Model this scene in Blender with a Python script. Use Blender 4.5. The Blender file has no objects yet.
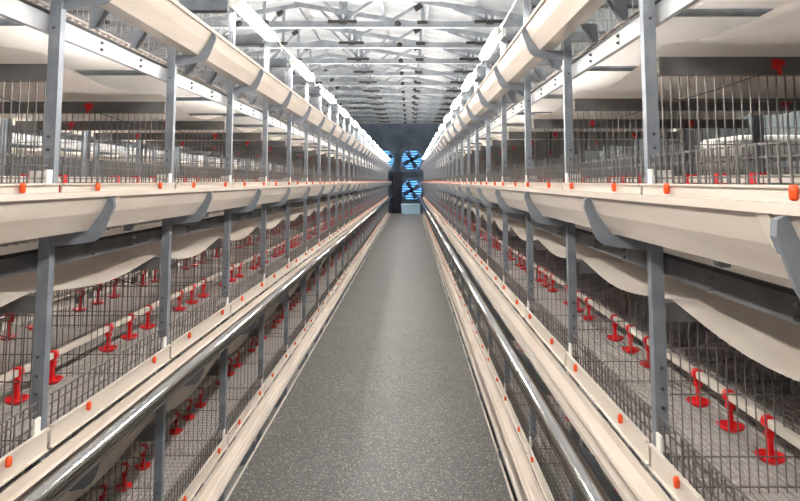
import bpy, bmesh, math, random
from mathutils import Vector, Matrix
random.seed(7)
SC = bpy.context.scene
COL = SC.collection
PI = math.pi

# ------------------------------------------------------------------ dimensions
EYE = 1.40            # eye height above the walkway
CAMX = 0.178          # camera stands right of the aisle's middle
PITCH_T = 0.65        # height of one cage tier
BAY = 0.80            # upright spacing
NB = 33               # bays
PH = {1: 1.535, -1: 1.63}      # distance of the first whole upright, right / left row
YA, YB = -1.2, PH[1] + BAY * (NB - 2) + 0.25   # ends of the continuous runs
POST = 0.797          # upright line from the aisle's middle
MIDS = 1.40          # middle of a cage row
GROUND = -0.40
TIERS = {1: 'top', 0: 'upper', -1: 'middle', -2: 'bottom'}
def L(t): return EYE - 0.015 + PITCH_T * t + (.015 if t == -1 else 0)
SIDE = {1: 'right', -1: 'left'}
ORD = ['first', 'second', 'third', 'fourth', 'fifth', 'sixth', 'seventh', 'eighth', 'ninth', 'tenth',
       'eleventh', 'twelfth', 'thirteenth', 'fourteenth', 'fifteenth', 'sixteenth', 'seventeenth', 'eighteenth',
       'nineteenth', 'twentieth']

# ------------------------------------------------------------------ materials
def mat(name, col, rough=0.5, metal=0.0, spec=0.5):
    m = bpy.data.materials.new(name); m.use_nodes = True
    b = m.node_tree.nodes['Principled BSDF']
    b.inputs['Base Color'].default_value = (*col, 1)
    b.inputs['Roughness'].default_value = rough
    b.inputs['Metallic'].default_value = metal
    b.inputs['Specular IOR Level'].default_value = spec
    return m
def vary(m, scale, c0, c1, detail=4, stretch=None, bump=0.0, rough=None):
    """noise-driven colour variation between two colours, with optional bump"""
    nt = m.node_tree; N = nt.nodes; b = N['Principled BSDF']
    tc = N.new('ShaderNodeTexCoord'); mp = N.new('ShaderNodeMapping')
    if stretch: mp.inputs['Scale'].default_value = stretch
    nz = N.new('ShaderNodeTexNoise'); nz.inputs['Scale'].default_value = scale; nz.inputs['Detail'].default_value = detail
    rp = N.new('ShaderNodeValToRGB')
    rp.color_ramp.elements[0].position = 0.32; rp.color_ramp.elements[1].position = 0.68
    rp.color_ramp.elements[0].color = (*c0, 1); rp.color_ramp.elements[1].color = (*c1, 1)
    nt.links.new(tc.outputs['Object'], mp.inputs['Vector']); nt.links.new(mp.outputs[0], nz.inputs['Vector'])
    nt.links.new(nz.outputs['Fac'], rp.inputs['Fac']); nt.links.new(rp.outputs[0], b.inputs['Base Color'])
    if bump:
        bp = N.new('ShaderNodeBump'); bp.inputs['Strength'].default_value = bump; bp.inputs['Distance'].default_value = 0.01
        nt.links.new(nz.outputs['Fac'], bp.inputs['Height']); nt.links.new(bp.outputs[0], b.inputs['Normal'])
    return m

M = {}
M['cream'] = vary(mat('cream_plastic', (.82, .75, .67), .16), 9, (.60, .53, .465), (.70, .63, .56), stretch=(1, .25, 2))
M['lip'] = mat('ivory_plastic', (.66, .60, .535), .28)
M['zinc'] = vary(mat('galvanised_steel', (.3, .34, .4), .45, .35), 14, (.19, .215, .255), (.27, .30, .34))
M['litzinc'] = vary(mat('lit_rail_steel', (.45, .47, .5), .42, .2), 10, (.31, .33, .355), (.39, .41, .435))  # top rail's steel, strong lamp light put into its colour
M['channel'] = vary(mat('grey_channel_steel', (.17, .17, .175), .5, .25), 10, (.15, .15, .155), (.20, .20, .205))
M['shadezinc'] = vary(mat('shaded_rail_steel', (.16, .165, .175), .55, .3), 10, (.10, .102, .11), (.15, .153, .16))  # same rail steel lower down, its shade put into the colour
M['chrome'] = mat('polished_steel', (.46, .45, .44), .13, 1.0)
M['wire'] = mat('wire_steel', (.20, .185, .18), .38, .4)
M['red'] = mat('red_plastic', (.72, .012, .015), .35)
M['orange'] = mat('orange_plastic', (.90, .10, .018), .4)
M['white'] = mat('white_plastic', (.85, .84, .80), .4)
M['bolt'] = mat('bolt_steel', (.10, .10, .11), .4, .6)
M['rubber'] = mat('black_rubber', (.015, .015, .016), .6)
M['netfloor'] = vary(mat('grey_slat_floor', (.62, .58, .57), .6), 30, (.42, .385, .375), (.52, .485, .47))
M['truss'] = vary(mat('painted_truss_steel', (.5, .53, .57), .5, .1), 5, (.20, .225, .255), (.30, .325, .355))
M['brown'] = mat('dark_joint_plate', (.035, .03, .028), .6)
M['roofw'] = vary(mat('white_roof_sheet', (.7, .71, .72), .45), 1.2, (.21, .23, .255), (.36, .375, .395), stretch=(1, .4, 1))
M['wallw'] = vary(mat('slate_wall_panel', (.12, .14, .15), .6), 2, (.09, .11, .12), (.16, .18, .19))
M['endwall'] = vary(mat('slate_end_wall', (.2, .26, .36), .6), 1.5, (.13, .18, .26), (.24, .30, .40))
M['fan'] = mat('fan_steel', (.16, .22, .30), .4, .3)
M['concrete'] = vary(mat('concrete', (.3, .3, .3), .8), 4, (.24, .24, .24), (.34, .34, .33))
M['bluebin'] = mat('pale_blue_plastic', (.42, .62, .80), .45)
M['navy'] = mat('navy_painted_steel', (.015, .02, .04), .5)

# belts: thin white plastic that lets some light through
def belt_mat(name, c0, c1, through):
    m = vary(mat(name, c1, .42), 3, c0, c1, stretch=(1, .5, 1))
    nt = m.node_tree; N = nt.nodes; b = N['Principled BSDF']; out = N['Material Output']
    tr = N.new('ShaderNodeBsdfTranslucent'); tr.inputs['Color'].default_value = (.98, .96, .93, 1)
    mx = N.new('ShaderNodeMixShader'); mx.inputs[0].default_value = through
    nt.links.new(b.outputs[0], mx.inputs[1]); nt.links.new(tr.outputs[0], mx.inputs[2]); nt.links.new(mx.outputs[0], out.inputs[0])
    return m
M['belt'] = belt_mat('white_belt', (.90, .87, .83), (.95, .93, .90), .85)
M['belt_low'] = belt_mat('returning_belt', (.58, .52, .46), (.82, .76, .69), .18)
def tube_mat():
    m = bpy.data.materials.new('lit_tube'); m.use_nodes = True
    N = m.node_tree.nodes; N.remove(N['Principled BSDF'])
    e = N.new('ShaderNodeEmission'); e.inputs['Color'].default_value = (1, .95, .88, 1); e.inputs['Strength'].default_value = TUBE
    m.node_tree.links.new(e.outputs[0], N['Material Output'].inputs[0])
    return m
TUBE = 46
M['tube'] = tube_mat()
def floor_mat():
    m = mat('speckled_grey_flooring', (.16, .155, .15), .42)
    nt = m.node_tree; N = nt.nodes; b = N['Principled BSDF']
    tc = N.new('ShaderNodeTexCoord')
    v = N.new('ShaderNodeTexVoronoi'); v.inputs['Scale'].default_value = 185
    sep = N.new('ShaderNodeSeparateColor')
    rp = N.new('ShaderNodeValToRGB'); e = rp.color_ramp.elements
    e[0].position = 0; e[0].color = (.055, .056, .06, 1); e[1].position = 1; e[1].color = (.62, .58, .50, 1)
    for p, c in ((.14, (.10, .101, .105)), (.55, (.140, .138, .137)), (.82, (.19, .187, .183)), (.92, (.30, .285, .26))):
        q = e.new(p); q.color = (*c, 1)
    nz = N.new('ShaderNodeTexNoise'); nz.inputs['Scale'].default_value = 2.2; nz.inputs['Detail'].default_value = 5
    mx = N.new('ShaderNodeMix'); mx.data_type = 'RGBA'; mx.blend_type = 'MULTIPLY'; mx.inputs[0].default_value = .35
    L_ = nt.links.new
    L_(tc.outputs['Object'], v.inputs['Vector']); L_(tc.outputs['Object'], nz.inputs['Vector'])
    L_(v.outputs['Color'], sep.inputs[0]); L_(sep.outputs[0], rp.inputs['Fac'])
    L_(rp.outputs[0], mx.inputs[6]); L_(nz.outputs['Fac'], mx.inputs[7]); L_(mx.outputs[2], b.inputs['Base Color'])
    bp = N.new('ShaderNodeBump'); bp.inputs['Strength'].default_value = .25; bp.inputs['Distance'].default_value = .002
    L_(sep.outputs[0], bp.inputs['Height']); L_(bp.outputs[0], b.inputs['Normal'])
    return m
M['floor'] = floor_mat()

# ------------------------------------------------------------------ mesh helpers
class MB:
    """collects shapes into one mesh; .m is the material slot in use"""
    def __init__(s, *mats): s.v = []; s.f = []; s.mi = []; s.mats = mats; s.m = 0; s.smooth = []
    def add(s, vs, fs, smooth=False):
        o = len(s.v); s.v += [tuple(p) for p in vs]
        for f in fs: s.f.append([o + i for i in f]); s.mi.append(s.m); s.smooth.append(smooth)
        return s
    def box(s, x0, x1, y0, y1, z0, z1):
        vs = [(x, y, z) for x in (x0, x1) for y in (y0, y1) for z in (z0, z1)]
        return s.add(vs, [(0, 1, 3, 2), (4, 6, 7, 5), (0, 4, 5, 1), (2, 3, 7, 6), (0, 2, 6, 4), (1, 5, 7, 3)])
    def prism(s, poly, y0, y1):
        n = len(poly)
        vs = [(x, y0, z) for x, z in poly] + [(x, y1, z) for x, z in poly]
        fs = [(i, (i + 1) % n, n + (i + 1) % n, n + i) for i in range(n)] + [tuple(range(n)), tuple(range(2 * n - 1, n - 1, -1))]
        return s.add(vs, fs)
    def bar(s, p, q, w, h=None, up=(0, 0, 1)):
        p = Vector(p); q = Vector(q); h = h or w; d = (q - p).normalized(); u = Vector(up)
        if abs(d.dot(u)) > .98: u = Vector((0, 1, 0))
        a = d.cross(u).normalized(); b = a.cross(d).normalized()
        vs = []
        for e in (p, q):
            for i, j in ((-1, -1), (1, -1), (1, 1), (-1, 1)): vs.append(e + a * (i * w / 2) + b * (j * h / 2))
        return s.add(vs, [(0, 1, 2, 3), (7, 6, 5, 4), (0, 4, 5, 1), (1, 5, 6, 2), (2, 6, 7, 3), (3, 7, 4, 0)])
    def tube(s, pts, r, n=8, cap=True):
        pts = [Vector(p) for p in pts]; rings = []
        for i, p in enumerate(pts):
            d = (pts[min(i + 1, len(pts) - 1)] - pts[max(i - 1, 0)]).normalized()
            u = Vector((0, 0, 1)) if abs(d.z) < .9 else Vector((1, 0, 0))
            a = d.cross(u).normalized(); b = a.cross(d)
            rr = r[i] if isinstance(r, (list, tuple)) else r
            rings.append([p + a * (math.cos(2 * PI * k / n) * rr) + b * (math.sin(2 * PI * k / n) * rr) for k in range(n)])
        vs = [q for g in rings for q in g]
        fs = [(i * n + k, i * n + (k + 1) % n, (i + 1) * n + (k + 1) % n, (i + 1) * n + k) for i in range(len(pts) - 1) for k in range(n)]
        s.add(vs, fs, True)
        if cap: 
            o = len(s.v) - len(vs)
            s.f.append([o + k for k in range(n)]); s.mi.append(s.m); s.smooth.append(False)
            s.f.append([o + (len(pts) - 1) * n + k for k in range(n)]); s.mi.append(s.m); s.smooth.append(False)
        return s
    def lathe(s, prof, c=(0, 0, 0), n=14, axis='z'):
        vs = []
        for r, h in prof:
            for k in range(n):
                a = 2 * PI * k / n
                x, y, z = (r * math.cos(a), r * math.sin(a), h)
                if axis == 'x': x, y, z = z, x, y
                if axis == 'y': x, y, z = x, z, y
                vs.append((c[0] + x, c[1] + y, c[2] + z))
        fs = [(i * n + k, i * n + (k + 1) % n, (i + 1) * n + (k + 1) % n, (i + 1) * n + k) for i in range(len(prof) - 1) for k in range(n)]
        fs += [tuple(range(n)), tuple(range((len(prof) - 1) * n, len(prof) * n))]
        return s.add(vs, fs, True)
    def mesh(s, name, bevel=0):
        me = bpy.data.meshes.new(name); me.from_pydata(s.v, [], s.f)
        for m in s.mats: me.materials.append(m)
        for p, i, sm in zip(me.polygons, s.mi, s.smooth): p.material_index = i; p.use_smooth = sm
        bm = bmesh.new(); bm.from_mesh(me)
        if bevel: bmesh.ops.bevel(bm, geom=list(bm.edges), offset=bevel, segments=2, affect='EDGES', profile=.5, clamp_overlap=True)
        bmesh.ops.recalc_face_normals(bm, faces=bm.faces); bm.to_mesh(me); bm.free()
        return me

def link(name, me, parent=None, loc=(0, 0, 0)):
    o = bpy.data.objects.new(name, me); COL.objects.link(o); o.location = loc
    if parent: o.parent = parent
    return o
def tag(o, label, cat, group=None, kind=None):
    o['label'] = label; o['category'] = cat
    if group: o['group'] = group
    if kind: o['kind'] = kind
    return o
def thing(name, label, cat, loc, group=None):
    o = bpy.data.objects.new(name, None); COL.objects.link(o); o.location = loc; o.empty_display_size = .1
    return tag(o, label, cat, group)
def struct(name, me, loc=(0, 0, 0)):
    o = link(name, me, None, loc); o['kind'] = 'structure'; return o
def copy_tree(o, parent=None):
    c = o.copy(); COL.objects.link(c)
    if parent: c.parent = parent
    for ch in o.children: copy_tree(ch, c)
    return c
def shell(line, t):
    """closed polygon: an open section line thickened by t"""
    n = len(line); out = []
    for i in range(n):
        a = Vector(line[max(i - 1, 0)]); b = Vector(line[min(i + 1, n - 1)])
        d = (b - a).normalized(); out.append((line[i][0] - d.y * t, line[i][1] + d.x * t))
    return list(line) + out[::-1]

# ------------------------------------------------------------------ building shell
WL, WR, YBACK, YEND = -7.0, 3.0, -5.0, 30.0
CHORD = EYE + 2.70
RIDGE = -2.0; HEEL = 2.55; SLOPE = .17
def roof_z(x): return CHORD + .06 + SLOPE * (HEEL - RIDGE - abs(x - RIDGE))
struct('floor', MB(M['floor']).box(-.625, .625, YBACK, 26.3, -.38, 0).mesh('walkway'))
struct('floor_base', MB(M['concrete']).box(WL, WR, YBACK, YEND, GROUND - .2, GROUND).mesh('ground_slab'))
for i, sg in enumerate((-1, 1)):
    b = MB(M['lip']); b.box(sg * .6255, sg * .634, YBACK, 26.3, -.08, .006)
    struct('trim_%d' % (i + 1), b.mesh('edge_trim'))
struct('wall_left', MB(M['wallw']).box(WL - .15, WL, YBACK, YEND, GROUND, CHORD + .4).mesh('wl'))
struct('wall_right', MB(M['wallw']).box(WR, WR + .15, YBACK, YEND, GROUND, CHORD + .4).mesh('wr'))
struct('wall_back', MB(M['wallw']).box(WL, WR, YBACK - .15, YBACK, GROUND, CHORD + 1.6).mesh('wb'))
# corrugated roof sheet, two slopes
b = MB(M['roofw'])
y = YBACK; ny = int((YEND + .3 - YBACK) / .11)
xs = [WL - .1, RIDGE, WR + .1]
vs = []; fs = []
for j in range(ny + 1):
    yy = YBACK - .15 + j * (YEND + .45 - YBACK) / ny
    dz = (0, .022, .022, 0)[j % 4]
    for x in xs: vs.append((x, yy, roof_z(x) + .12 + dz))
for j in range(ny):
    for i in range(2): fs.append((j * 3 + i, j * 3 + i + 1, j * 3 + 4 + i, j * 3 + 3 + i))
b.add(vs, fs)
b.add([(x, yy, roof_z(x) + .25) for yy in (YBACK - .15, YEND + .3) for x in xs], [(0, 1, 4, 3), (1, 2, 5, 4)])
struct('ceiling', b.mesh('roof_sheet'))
# purlins run along the building under the sheet
k = 0
for x in (-6.2, -5.2, -4.2, -3.2, -2.15, -1.2, -.35, .5, 1.35, 2.2):
    b = MB(M['truss']); z = roof_z(x) + .075; b.box(x - .03, x + .03, YBACK, YEND, z - .04, z + .035)
    k += 1; struct('trim_%d' % (k + 2), b.mesh('purlin'))

# ---- end wall with fan openings
FANS = [(.26, 2.45), (.26, .95), (-1.13, 2.45), (1.82, 2.45)]
FR = .56
b = MB(M['endwall'])
xe = sorted({WL, WR} | {f[0] - FR for f in FANS} | {f[0] + FR for f in FANS})
ze = sorted({GROUND, CHORD + 1.6} | {f[1] - FR for f in FANS} | {f[1] + FR for f in FANS})
for i in range(len(xe) - 1):
    for j in range(len(ze) - 1):
        cx = (xe[i] + xe[i + 1]) / 2; cz = (ze[j] + ze[j + 1]) / 2
        if any(abs(cx - f[0]) < FR and abs(cz - f[1]) < FR for f in FANS): continue
        b.box(xe[i], xe[i + 1], YEND, YEND + .2, ze[j], ze[j + 1])
b.box(WL, WR, YEND - .06, YEND - .001, CHORD - .75, CHORD - .65)
struct('wall_end', b.mesh('end_wall'))

def fan(x, z, label):
    t = thing('exhaust_fan', label, 'fan', (x, YEND, z), 'exhaust fans in the end wall')
    f = MB(M['fan'])
    n = 32                                   # square plate with a round opening
    for k in range(n):
        a0 = 2 * PI * k / n; a1 = 2 * PI * (k + 1) / n
        def sq(a):
            c, s = math.cos(a), math.sin(a); m = max(abs(c), abs(s)); return (c / m * FR * .995, s / m * FR * .995)
        R = .50
        p = [(R * math.cos(a0), R * math.sin(a0)), (R * math.cos(a1), R * math.sin(a1)), sq(a1), sq(a0)]
        f.prism(p, .0, .03)
        q = [(R * math.cos(a0), R * math.sin(a0)), (R * math.cos(a1), R * math.sin(a1)), ((R + .012) * math.cos(a1), (R + .012) * math.sin(a1)), ((R + .012) * math.cos(a0), (R + .012) * math.sin(a0))]
        f.prism(q, -.10, .0)
    link('shroud', f.mesh('shroud'), t)
    for k in range(4):
        a = 2 * PI * k / 4 + .5; bl = MB(M['fan'])
        vs = []
        for r, w, tw in ((.09, .05, .9), (.28, .10, .6), (.47, .13, .4)):
            for sgn in (-1, 1):
                px = r * math.cos(a) - sgn * w * math.sin(a); pz = r * math.sin(a) + sgn * w * math.cos(a)
                py = .0 + sgn * w * tw * .5
                vs += [(px, py - .004, pz), (px, py + .004, pz)]
        fs = []
        for i in (0, 4): fs += [(i, i + 4, i + 6, i + 2), (i + 1, i + 3, i + 7, i + 5), (i, i + 1, i + 5, i + 4), (i + 2, i + 6, i + 7, i + 3)]
        fs += [(0, 2, 3, 1), (8, 9, 11, 10)]
        bl.add(vs, fs); link('blade', bl.mesh('blade'), t)
    link('hub', MB(M['navy']).lathe([(.10, -.07), (.10, .05), (.05, .07)], axis='y', n=16).mesh('hub'), t)
    s = MB(M['fan'])
    for k in range(9):
        zz = -.48 + k * .12
        s.bar((-.53, .13, zz), (.53, .13, zz), .012, .06)
    for xx in (-.545, .545): s.box(xx - .012, xx + .012, .09, .17, -.54, .54)
    s.box(-.01, .01, .1, .16, -.54, .54)
    link('shutter', s.mesh('shutter'), t)
fan(*FANS[0], 'blue-lit round exhaust fan on end wall, the upper one over the aisle')
fan(*FANS[1], 'blue-lit round exhaust fan on end wall, the lower one at walkway level')
fan(*FANS[2], 'blue-lit exhaust fan partly hidden behind the end of the left lights')
fan(*FANS[3], 'blue-lit exhaust fan hidden behind the far end of the right lights')
# dark cabinet / door leaf and the pale bin at the end of the aisle
t = thing('control_cabinet', 'tall narrow dark cabinet standing left of the lower fan', 'cabinet', (-.44, 29.2, GROUND))
link('body', MB(M['navy']).box(-.24, .24, -.2, .2, 0, 2.25).mesh('cabinet_body', .01), t)
link('door', MB(M['navy']).box(-.21, .21, -.222, -.201, .1, 2.15).mesh('cabinet_door', .004), t)
t = thing('storage_bin', 'pale blue plastic bin at the far end of the grey walkway', 'bin', (.21, 26.0, 0))
f = MB(M['bluebin'])
f.prism([(-.37, .0), (.37, .0), (.40, .36), (-.40, .36)], -.2, .2)
link('tub', f.mesh('tub', .01), t)
link('lid', MB(M['bluebin']).box(-.42, .42, -.23, .23, .361, .42).mesh('lid', .012), t)

t = thing('stacked_bundle', 'pale wrapped stack standing by the wall beyond the right cages, seen through wire', 'stack', (2.52, 4.1, GROUND))
pl = MB(M['concrete'])
for i in range(5): pl.box(-.30, .30, -.30 + i * .135, -.20 + i * .135, .10, .12)
for x in (-.28, 0, .24): pl.box(x, x + .06, -.30, .34, 0, .0995)
link('pallet', pl.mesh('pallet'), t)
for i in range(12):
    b = MB(M['white']); w0 = random.uniform(.225, .245); b.box(-w0, w0, -.27, .30, .121 + i * .165, .281 + i * .165)
    link('folded_sheet', b.mesh('folded_sheet', .03), t)

# ------------------------------------------------------------------ roof trusses
NODES = [-6.45, -5.08, -3.71, -2.35, -.98, .39, 1.55]
def make_truss():
    t = thing('roof_truss', '', 'truss', (0, 0, CHORD))
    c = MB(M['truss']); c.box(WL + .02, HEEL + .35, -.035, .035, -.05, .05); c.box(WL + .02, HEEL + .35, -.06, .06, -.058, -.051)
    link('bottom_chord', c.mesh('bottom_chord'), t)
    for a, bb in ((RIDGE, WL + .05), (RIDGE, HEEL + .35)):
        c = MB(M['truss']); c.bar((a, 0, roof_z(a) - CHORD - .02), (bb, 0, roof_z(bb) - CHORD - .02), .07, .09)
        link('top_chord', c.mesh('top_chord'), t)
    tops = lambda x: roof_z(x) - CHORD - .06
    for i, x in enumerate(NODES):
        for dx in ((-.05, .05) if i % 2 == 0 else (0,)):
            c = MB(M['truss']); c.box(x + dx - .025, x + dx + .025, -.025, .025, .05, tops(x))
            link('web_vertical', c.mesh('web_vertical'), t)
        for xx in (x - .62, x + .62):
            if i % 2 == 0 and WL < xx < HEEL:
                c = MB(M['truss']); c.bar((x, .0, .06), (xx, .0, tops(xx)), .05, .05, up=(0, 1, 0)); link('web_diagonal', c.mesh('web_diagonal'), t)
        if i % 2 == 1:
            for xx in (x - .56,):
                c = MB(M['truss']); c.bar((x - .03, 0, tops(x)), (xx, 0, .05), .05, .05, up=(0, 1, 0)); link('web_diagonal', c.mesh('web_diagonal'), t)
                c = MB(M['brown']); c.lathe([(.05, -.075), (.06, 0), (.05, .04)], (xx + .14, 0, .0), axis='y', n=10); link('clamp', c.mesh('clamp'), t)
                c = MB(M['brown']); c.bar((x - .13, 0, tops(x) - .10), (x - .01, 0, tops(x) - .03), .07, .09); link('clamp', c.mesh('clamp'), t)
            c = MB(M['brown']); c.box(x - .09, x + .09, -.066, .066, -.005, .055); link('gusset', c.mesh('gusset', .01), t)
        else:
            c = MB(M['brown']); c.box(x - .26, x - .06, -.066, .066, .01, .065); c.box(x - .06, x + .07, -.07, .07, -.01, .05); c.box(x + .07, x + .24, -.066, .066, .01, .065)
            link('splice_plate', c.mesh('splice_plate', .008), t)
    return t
t0 = make_truss(); TR0 = 5.43; TRS = 1.59
# long bracing between trusses
for j in range(15):
    o = t0 if j == 0 else copy_tree(t0)
    o.location.y = TR0 + TRS * j
    vis = j - 2
    if vis < 0: o['label'] = 'white steel roof truss overhead just above the picture edge, %s nearest' % ('nearest' if j == 0 else 'second')
    elif vis < 8: o['label'] = '%s pale grey steel roof truss from the camera, with dark joint plates' % ORD[vis]
    else: o['label'] = 'small distant pale roof truss beyond the eighth, close to the dark end wall'
    o['group'] = 'roof trusses'
t0['label'] = 'pale steel roof truss overhead, nearest of all, above the picture edge'

# ------------------------------------------------------------------ cage-row parts (meshes shared by all copies)
def X(sg, s): return sg * s
TROUGH = [(.637, -.022), (.658, -.069), (.692, -.118), (.742, -.120), (.762, -.090), (.764, -.064)]
def trough_mesh(sg, off=0):
    p = shell(TROUGH, .005)
    rim = [(.631, -.026), (.631, -.012), (.645, -.012), (.645, -.0175), (.636, -.0175), (.636, -.026)]
    b = MB(M['cream'])
    b.prism([(sg * s, z) for s, z in p], YA, YB); b.prism([(sg * s, z) for s, z in rim], YA, YB)
    # a shallow ridge along the trough's bed
    b.prism([(sg * s, z) for s, z in [(.702, -.1135), (.709, -.107), (.719, -.107), (.726, -.1142)]], YA, YB)
    return b.mesh('feed_trough')
def collar_mesh(sg):
    line = [(s, z) for s, z in TROUGH[:4]]
    p = shell(line, -.004)
    return MB(M['lip']).prism([(sg * s, z) for s, z in p], -.014, .014).mesh('joint_collar')
def bracket_mesh(sg):
    o = [(.630, -.028), (.622, -.032), (.620, -.052), (.642, -.116), (.652, -.134), (.668, -.146), (.700, -.152), (.770, -.160), (.806, -.160)]
    i = [(.806, -.1225), (.690, -.1205), (.6545, -.071), (.6355, -.028)]
    b = MB(M['zinc']); b.prism([(sg * s, z) for s, z in o + i], -.0035, .0035)
    b.prism([(sg * s, z) for s, z in [(.630, -.028), (.622, -.032), (.620, -.052), (.628, -.074), (.6305, -.073), (.6235, -.052), (.625, -.034), (.630, -.031)]], .0035, .010)   # turned tip flange
    return b.mesh('trough_bracket')
def post_mesh(sg, top, bot):
    b = MB(M['zinc']); w = .0155
    b.box(sg * (POST - w), sg * (POST + w), -.012, -.009, bot, top)          # web facing the camera end
    b.box(sg * (POST - w), sg * (POST - w + .003), -.009, .012, bot, top)    # flange facing the aisle
    b.box(sg * (POST + w - .003), sg * (POST + w), -.009, .012, bot, top)
    return b.mesh('post')
def bolts_mesh(sg):
    b = MB(M['bolt'])
    return b.lathe([(.0055, 0), (.0055, .003), (.0035, .006)], axis='y', n=8)
def hexbolt():
    b = MB(M['bolt']); b.lathe([(.0048, 0), (.0048, -.002), (.003, -.004)], axis='y', n=8); return b.mesh('bolt')
BOLT = hexbolt()
def rbolt(sg):
    b = MB(M['bolt']); b.lathe([(.0055, 0), (.0055, .003 * -sg), (.003, .005 * -sg), (.003, .008 * -sg)], axis='x', n=8); return b.mesh('bolt')
RB = {1: rbolt(1), -1: rbolt(-1)}

TOPZ = EYE + 1.02
PM = {sg: post_mesh(sg, TOPZ - GROUND, 0) for sg in (1, -1)}
BM = {sg: bracket_mesh(sg) for sg in (1, -1)}
RPM = {sg: MB(M['zinc']).box(sg * (2 * MIDS - POST - .02), sg * (2 * MIDS - POST + .02), -.02, .02, 0, TOPZ - GROUND).mesh('post') for sg in (1, -1)}
def beam_mesh(sg):
    b = MB(M['zinc']); z = EYE + .96 - GROUND
    b.box(sg * (POST + .0205), sg * (2 * MIDS - POST - .0205), -.02, -.016, z - .03, z + .03)
    b.box(sg * (POST + .0205), sg * (2 * MIDS - POST - .0205), -.016, .02, z + .026, z + .03)
    return b.mesh('cross_beam')
XB = {sg: beam_mesh(sg) for sg in (1, -1)}

def frame(sg, k, shift=0, label='', group='', parts=True):
    y = PH[sg] + BAY * k
    t = thing('cage_frame', label, 'frame', (shift, y, GROUND), group)
    link('post', PM[sg], t)
    if not shift: link('post', RPM[sg], t)
    if not shift: link('cross_beam', XB[sg], t)
    for tt in TIERS:
        br = link('trough_bracket', BM[sg], t, (0, 0, L(tt) - GROUND))
        if k <= 5 and not shift:
            bo = link('bolt', BOLT, br, (sg * .790, -.0035, -.142))
    if k <= 6 and not shift:
        for z in (1.02, .985, .63, .33, .295, -.25, -.30, -.345, -.42, -.60, -.955, -.99, -1.03):
            link('bolt', BOLT, t, (sg * (POST + .002), -.012, EYE + .0 + z - GROUND - .21))
    return t

# ---- feeding grille of one bay (panel, pegs, comb, clip)
PANEL = [(.761, .009), (.761, .004), (.7675, .004), (.7675, -.046), (.7615, -.046), (.7615, -.0505), (.772, -.0505), (.772, .009)]
def comb_shapes(b, sg, y0, y1, step=.031, s=.783, w=.0034):
    n = int(round((y1 - y0) / step))
    for i in range(n + 1):
        yy = y0 + (y1 - y0) * i / n
        b.bar((sg * s, yy, -.068), (sg * (s - .003), yy, .081), w)
    for z, ds in ((-.06, .003), (.022, .003), (.056, .003), (.079, .003)): b.bar((sg * (s + ds), y0, z), (sg * (s + ds), y1, z), w)
def panel_mesh(sg): return MB(M['lip']).prism([(sg * s, z) for s, z in PANEL], -BAY / 2 + .008, BAY / 2 - .008).mesh('lip_panel')
def peg_shape(b, sg, y=0):
    b.lathe([(.003, -.014), (.0065, -.011), (.0072, 0), (.0072, .006), (.005, .0105)], (sg * .7570, y, -.001), n=10)
def clip_shape(b, sg):
    b.box(sg * .7725, sg * .7785, BAY / 2 - .055, BAY / 2 - .030, -.045, .045); b.box(sg * .7785, sg * .790, BAY / 2 - .046, BAY / 2 - .036, .005, .03); b.box(sg * .790, sg * .828, BAY / 2 - .040, BAY / 2 - .037, .0, .042)
GM = {}
for sg in (1, -1):
    c = MB(M['wire']); comb_shapes(c, sg, -BAY / 2 + .03, BAY / 2 - .03)
    p = MB(M['orange']); peg_shape(p, sg)
    q = MB(M['white']); clip_shape(q, sg)
    s = MB(M['lip'], M['wire'], M['orange'])
    s.prism([(sg * a, z) for a, z in PANEL], -BAY / 2 + .008, BAY / 2 - .008); s.m = 1; comb_shapes(s, sg, -BAY / 2 + .03, BAY / 2 - .03)
    s.m = 2; peg_shape(s, sg, -.225); peg_shape(s, sg, .225)
    GM[sg] = dict(panel=panel_mesh(sg), comb=c.mesh('wire_comb'), peg=p.mesh('peg'), clip=q.mesh('post_clip'), simple=s.mesh('feeding_grille'))
def grille(sg, tt, k):
    yc = PH[sg] + BAY * (k + .5)
    vis = k + 1
    side, tier = SIDE[sg], TIERS[tt]
    g = 'feeding grilles of the %s tier, %s row' % (tier, side)
    lab = ('%s ivory lip panel with orange pegs from the camera, %s tier of %s row' % (ORD[vis], tier, side)) if vis < 10 else \
          'far small ivory lip panel past the tenth bay, %s tier of %s row' % (tier, side)
    if k > 9: 
        o = link('feeding_grille', GM[sg]['simple'], None, (0, yc, L(tt))); tag(o, lab, 'grille', g); return
    t = thing('feeding_grille', lab, 'grille', (0, yc, L(tt)), g)
    pn = link('lip_panel', GM[sg]['panel'], t)
    for dy in (-.225, .225): link('peg', GM[sg]['peg'], pn, (0, dy, 0))
    link('wire_comb', GM[sg]['comb'], t); link('post_clip', GM[sg]['clip'], t)

# ---- wire partition across the row at each upright
S0, S1 = .832, 2 * MIDS - .832
def partition_meshes(sg):
    c = MB(M['channel']); c.box(sg * S0, sg * S1, 0, .004, .293, .341); c.box(sg * S0, sg * S1, .004, .03, .337, .341); c.box(sg * S0, sg * S1, .004, .022, .293, .297)
    w = MB(M['wire']); n = 48
    for i in range(n + 1):
        s = S0 + .01 + (S1 - S0 - .02) * i / n
        w.bar((sg * s, .008, -.128), (sg * s, .008, .305), .0025)
    for z in (-.115, -.042, .11, .225): w.bar((sg * (S0 + .005), .012, z), (sg * (S1 - .005), .012, z), .003)
    r = MB(M['red'])
    r.box(sg * -.011, sg * .011, -.009, 0, -.018, .007); r.box(sg * -.016, sg * .016, -.014, -.009, -.010, .002); r.tube([(0, -.010, -.016), (sg * .006, -.010, -.034)], .0055, 6)
    return c.mesh('top_channel'), w.mesh('wire_mesh'), r.mesh('hanger_clip')
PT = {sg: partition_meshes(sg) for sg in (1, -1)}
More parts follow.
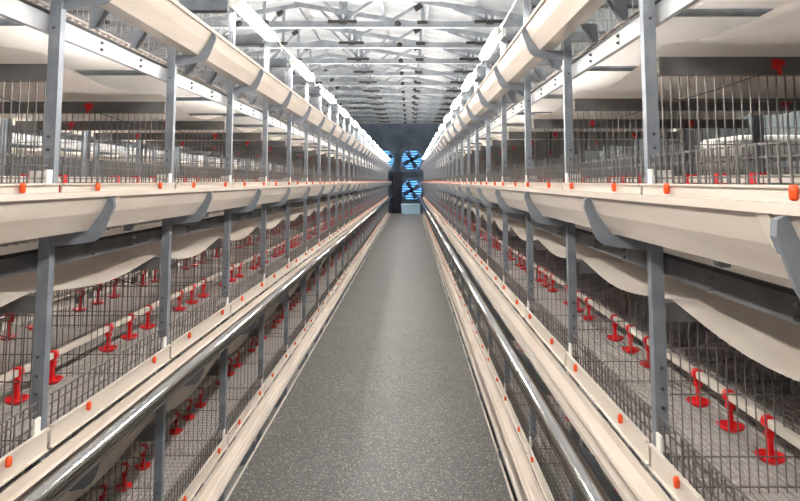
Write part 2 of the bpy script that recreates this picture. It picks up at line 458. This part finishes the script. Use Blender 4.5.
CORD = {sg: MB(M['brown']).tube([(sg * .88, -.004, .225), (sg * .97, -.006, .25), (sg * 1.06, -.006, .281), (sg * 1.12, -.004, .300)], .0014, 6).mesh('cord') for sg in (1, -1)}
def partition(sg, tt, k):
    y = PH[sg] + BAY * k + .024
    vis = k + 1; side, tier = SIDE[sg], TIERS[tt]
    lab = ('%s wire divider with dark top channel from the camera, %s tier of %s row' % (ORD[vis], tier, side)) if vis < 10 else \
          'far wire divider past the tenth bay in the %s tier of %s row' % (tier, side)
    t = thing('wire_divider', lab, 'divider', (0, y, L(tt)), 'wire dividers of the %s tier, %s row' % (tier, side))
    link('top_channel', PT[sg][0], t); link('wire_mesh', PT[sg][1], t)
    if k < 16 and tt in (0, -1):
        if k < 8: link('cord', CORD[sg], t)
        for s in (1.14, 1.66): link('hanger_clip', PT[sg][2], t, (sg * s, 0, .326))

# ---- manure belts
def belt_meshes(sg):
    rnd = random.Random(3 + sg)
    up = MB(M['belt']); up.add([(sg * a, y, -.170) for a in (.836, 2 * MIDS - .836) for y in (YA, YB)], [(0, 1, 3, 2)])
    # cross bars under the upper strand
    y0 = PH[sg] - 3 * BAY; n = 10; vs = []; fs = []; rows = []
    ss = [.836, .90, 1.05, 1.22, 1.40, 1.58, 1.75, 1.90, 1.964]
    kmax = NB - 2
    for k in range(-3, kmax):
        sag = .044 + rnd.uniform(-.01, .012)
        for i in range(n + (1 if k == kmax - 1 else 0)):
            u = i / n
            d = sag * (1 - (2 * u - 1) ** 2)
            y = PH[sg] + BAY * (k + u)
            ro = []
            for j, s in enumerate(ss):
                edge = abs(j - 4) / 4
                z = -.282 - d * (.75 + .25 * edge) + .003 * math.sin(u * 9 + j * 2)
                ro.append((sg * s, y, z))
            rows.append(ro)
    m = len(ss)
    for ro in rows: vs += ro
    R = len(rows); o = R * m
    for r in range(R - 1):
        for j in range(m - 1):
            a = r * m + j; fs.append((a, a + 1, a + m + 1, a + m)); pass
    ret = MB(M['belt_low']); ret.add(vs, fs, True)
    rod = MB(M['zinc']); rod.tube([(sg * .836, 0, -.186), (sg * (2 * MIDS - .836), 0, -.186)], .011, 8)
    return up.mesh('upper_strand'), ret.mesh('return_strand'), rod.mesh('cross_rod')
BT = {sg: belt_meshes(sg) for sg in (1, -1)}
def belt(sg, tt, shift=0, label=None):
    t = thing('manure_belt', label or 'white plastic belt sagging in scallops below the %s tier of %s row' % (TIERS[tt], SIDE[sg]), 'belt', (shift, 0, L(tt)))
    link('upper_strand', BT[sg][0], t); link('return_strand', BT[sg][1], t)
    if not shift:
        for k in range(-1, 14):
            for u in (.02,): link('cross_rod', BT[sg][2], t, (0, PH[sg] + BAY * (k + u + .03), 0))

# ---- support rails behind the uprights, with bolts and hanger plates
def rail_meshes(sg):
    d = MB(M['shadezinc'])
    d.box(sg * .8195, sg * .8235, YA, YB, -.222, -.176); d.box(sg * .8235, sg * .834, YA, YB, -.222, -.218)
    a = MB(M['litzinc'])
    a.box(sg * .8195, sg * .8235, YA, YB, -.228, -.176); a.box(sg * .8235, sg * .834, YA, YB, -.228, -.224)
    r = MB(M['rubber']); r.box(sg * .8185, sg * .8265, YA, YB, -.1755, -.167)
    h = MB(M['zinc']); h.prism([(sg * s, z) for s, z in [(.772, -.095), (.822, -.095), (.826, -.159), (.806, -.159)]], -.004, .004)
    h.prism([(sg * s, z) for s, z in [(.772, -.095), (.776, -.095), (.810, -.159), (.806, -.159)]], -.004, .02)
    return a.mesh('support_rail'), r.mesh('rubber_seal'), h.mesh('hanger_plate'), d.mesh('support_rail')
RL = {sg: rail_meshes(sg) for sg in (1, -1)}
def rail(sg, tt, shift=0, label=None):
    o = link('support_rail', RL[sg][0 if tt == 1 else 3], None, (shift, 0, L(tt)))  # lit-coloured steel on the top tier, shade-coloured below
    tag(o, label or 'bolted grey steel rail running below the %s tier trough, %s row' % (TIERS[tt], SIDE[sg]), 'rail')
    link('rubber_seal', RL[sg][1], o)
    if shift: return
    for k in range(-1, 12):
        for u in (.33, .68):
            link('hanger_plate', RL[sg][2], o, (0, PH[sg] + BAY * (k + u - .06), 0))
            for z in (-.190, -.212): link('bolt', RB[sg], o, (sg * .8195, PH[sg] + BAY * (k + u + .02), z))

# ---- drinker lines
def drinker_meshes():
    cup = MB(M['red']); cup.lathe([(.004, -.012), (.020, -.009), (.035, .002), (.038, .009), (.035, .009), (.024, .000), (.004, -.003)], n=16)
    st = MB(M['red']); st.box(-.006, .006, -.006, .006, -.003, .070); st.box(-.011, .011, -.008, .008, .055, .072)
    cl = MB(M['red']); cl.tube([(0, -.011, 0), (0, .011, 0)], .018, 10)
    si = MB(M['red']); si.lathe([(.022, -.010), (.041, .006), (.004, .0)], n=10); si.box(-.006, .006, -.006, .006, 0, .072); si.box(-.017, .017, -.011, .011, .072, .110)
    return cup.mesh('drip_cup'), st.mesh('stem'), cl.mesh('clip'), si.mesh('drinker')
DM = drinker_meshes()
DPHASE = {1: .118, -1: .27}
def drinker_line(sg, tt, s, label, detail):
    t = link('drinker_pipe', MB(M['lip']).box(-.011, .011, YA, YB, -.011, .011).mesh('drinker_pipe', .003), None, (sg * s, 0, L(tt) + .020))
    tag(t, label, 'drinker line')
    for k in range(-1, NB - 2):
        for i in range(3):
            y = PH[sg] + BAY * (k + DPHASE[sg] + .245 * i)
            if detail and k < 6:
                d = link('drinker', DM[1], t, (0, y, -.092)); link('drip_cup', DM[0], d); link('clip', DM[2], d, (0, 0, .091))
            else: link('drinker', DM[3], t, (0, y, -.092))

# ------------------------------------------------------------------ assemble the two rows
def net_mesh(sg):
    f = MB(M['netfloor']); n = 56
    for i in range(n + 1):
        a = .842 + (1.958 - .842) * i / n
        f.box(sg * (a - .0048), sg * (a + .0048), YA, YB, -.145, -.138)
    m = int((YB - YA) / .04)
    for i in range(m + 1):
        y = YA + .01 + i * .04
        if y < YB - .01: f.box(sg * .836, sg * 1.964, y - .003, y + .003, -.1495, -.1452)
    return f.mesh('cage_floor')
NET = {sg: net_mesh(sg) for sg in (1, -1)}
TM = {sg: trough_mesh(sg) for sg in (1, -1)}; CM = {sg: collar_mesh(sg) for sg in (1, -1)}
for sg in (-1, 1):
    side = SIDE[sg]
    for k in range(-1, NB - 1):
        vis = k
        if k < 0: lab = 'grey cage frame with trough bracket nearest the camera, %s row, upright out of view' % side
        elif k < 10: lab = '%s grey steel upright from the camera in the %s cage row, with trough brackets' % (ORD[vis], side)
        else: lab = 'thin distant grey upright past the tenth in the %s cage row' % side
        frame(sg, k, 0, lab, 'cage frames of the %s row' % side)
        for tt in TIERS: partition(sg, tt, k)
    for tt in TIERS:
        for k in range(-1, NB - 2): grille(sg, tt, k)
        o = link('feed_trough', TM[sg], None, (0, 0, L(tt)))
        tag(o, 'long cream plastic feed trough along the %s tier of %s cage row' % (TIERS[tt], side), 'feed trough')
        for k in range(-1, 12): link('joint_collar', CM[sg], o, (0, PH[sg] + BAY * k + .05, 0))
        belt(sg, tt); rail(sg, tt)
        o = link('cage_floor', NET[sg], None, (0, 0, L(tt)))
        tag(o, 'flat grey cage floor in the %s tier of %s row' % (TIERS[tt], side), 'cage floor')
        # far side of the row: its own trough
        o = link('feed_trough', TM[-sg], None, (sg * 2 * MIDS, 0, L(tt)))
        tag(o, 'cream feed trough on far side of the %s row, %s tier, behind wire' % (side, TIERS[tt]), 'feed trough')
        if tt in (0, -1):
            g = MB(M['wire']); comb_shapes(g, -sg, YA, YB); g.m = 0
            o = link('wire_comb', g.mesh('rear_comb'), None, (sg * 2 * MIDS, 0, L(tt)))
            tag(o, 'long low wire comb on the far side of the %s row, %s tier' % (side, TIERS[tt]), 'grille')
    for tt in (0, -1, -2):
        drinker_line(sg, tt, 1.12, 'ivory drinker pipe with red cups nearest the aisle, %s tier of %s row' % (TIERS[tt], side), tt != 0)
    for tt in (-1, -2):
        drinker_line(sg, tt, 1.68, 'ivory drinker pipe with red cups farther back, %s tier of %s row' % (TIERS[tt], side), False)
    # polished tube along the middle trough
    o = link('pipe_rail', MB(M['chrome']).tube([(0, YA, 0), (0, YB, 0)], .027, 20).mesh('pipe_rail'), None, (sg * .528, 0, EYE - .602))
    tag(o, 'polished steel pipe running along the middle trough of the %s row' % side, 'pipe')
    a = MB(M['zinc']); a.bar((sg * .015, 0, -.0225), (sg * .092, 0, -.082), .034, .006, up=(0, 1, 0))
    am = a.mesh('support_arm')
    for k in range(-1, NB - 2): link('support_arm', am, o, (0, PH[sg] + BAY * k - .012, 0))

# ------------------------------------------------------------------ next cage row beyond the left aisle
for k in range(-1, 20):
    frame(-1, k, -2 * MIDS, 'grey upright of the next cage row, seen through the left cages', 'frames of the next row on the left')
for tt in TIERS:
    o = link('feed_trough', TM[-1], None, (-2 * MIDS, 0, L(tt)))
    tag(o, 'cream feed trough of the next row beyond the left cages, %s tier' % TIERS[tt], 'feed trough')
    belt(-1, tt, -2 * MIDS, 'white sagging belt of the next row beyond the left cages, %s tier' % TIERS[tt])
    rail(-1, tt, -2 * MIDS, 'grey rail of the next row beyond the left cages, %s tier' % TIERS[tt])

# ------------------------------------------------------------------ strip lights
def light_meshes(sg):
    h = MB(M['white']); h.prism([(sg * a, z) for a, z in [(.029, -.026), (.050, -.018), (.050, .018), (.029, .026)]], -.40, .40)
    tb = MB(M['tube']); tb.tube([(0, -.385, 0), (0, .385, 0)], .026, 10)
    cp = MB(M['white']); cp.lathe([(.028, -.012), (.028, .012)], axis='y', n=10)
    mt = MB(M['zinc']); mt.box(sg * .0505, sg * .062, -.012, .012, -.004, .004)
    return h.mesh('housing'), tb.mesh('tube'), cp.mesh('end_cap'), mt.mesh('mounting_arm')
LMESH = {sg: light_meshes(sg) for sg in (1, -1)}
LZ = EYE + .95
def strip_light(x, y, sg, label, group):
    t = thing('strip_light', label, 'strip light', (x, y, LZ), group)
    link('housing', LMESH[sg][0], t); link('tube', LMESH[sg][1], t)
    for dy in (-.3975, .3975): link('end_cap', LMESH[sg][2], t, (0, dy, 0))
    for dy in (-.3, .3): link('mounting_arm', LMESH[sg][3], t, (0, dy, 0))
LY = {-1: 3.53, 1: 4.15}
for sg in (-1, 1):
    side = SIDE[sg]
    for k in range(-5, 16):
        y = LY[sg] + 1.6 * k
        if y > YB - .6: continue
        if k < 0: lab = 'lit strip light over the %s row, out of view above or behind the camera' % side
        elif k < 8: lab = '%s glaring white strip light from the camera above the %s cage row' % (ORD[k], side)
        else: lab = 'small distant glowing strip light past the eighth above the %s row' % side
        strip_light(sg * .735, y, sg, lab, 'strip lights above the %s row' % side)
    for k in range(-2, 10):
        if sg < 0:
            strip_light(sg * (2 * MIDS - .735), LY[sg] + 1.6 * k, -sg, 'strip light on the far side of the left row, hidden beyond its cages', 'far-side strip lights of the left row')
            strip_light(sg * (2 * MIDS + .735), LY[sg] + 1.6 * k + .8, sg, 'strip light above the next cage row, behind the left cages', 'strip lights of the next row on the left')
        elif k % 3 == 0:
            strip_light(sg * (2 * MIDS - .735), LY[sg] + 1.6 * k, -sg, 'strip light on the far side of the right row, hidden beyond its cages', 'far-side strip lights of the right row')
    # cable looping from light to light
    pts = []; y = LY[sg] - 1.6 * 2; rnd = random.Random(5 + sg)
    while y < YB - 1:
        for u, dz in ((-.42, .03), (0, .032), (.42, .03), (.60, .03 + rnd.uniform(-.03, .05)), (.8, .0 + rnd.uniform(-.03, .04)), (1.0, .03)):
            pts.append((sg * (.755 + rnd.uniform(0, .02)), y + u, LZ + dz + .02))
        y += 1.6
    o = link('power_cable', MB(M['white']).tube(pts, .006, 6).mesh('power_cable'))
    tag(o, 'thin pale cable looping between the strip lights above the %s row' % side, 'cable')

# ------------------------------------------------------------------ world, camera
w = bpy.data.worlds.new('World'); SC.world = w; w.use_nodes = True
bg = w.node_tree.nodes['Background']; bg.inputs[0].default_value = (.12, .42, .95, 1); bg.inputs[1].default_value = .5
cd = bpy.data.cameras.new('camera'); cam = bpy.data.objects.new('camera', cd); COL.objects.link(cam)
F = 600.0; TH = math.radians(4.6); VPX, VPY = 410.0, 181.0
cam.location = (CAMX, 0, EYE); cam.rotation_euler = (PI / 2 + TH, 0, 0)
cd.sensor_width = 36; cd.lens = F / 800 * 36
ppx, ppy = VPX, VPY - F * math.tan(TH)
cd.shift_x = (400 - ppx) / 800; cd.shift_y = (ppy - 250.5) / 800
cd.clip_start = .05; cd.clip_end = 200
SC.camera = cam
SC.view_settings.view_transform = 'Standard'; SC.view_settings.look = 'None'
SC.view_settings.exposure = 2.15; SC.view_settings.gamma = 1; SC.view_settings.use_curve_mapping = False
SC.cycles.use_denoising = True
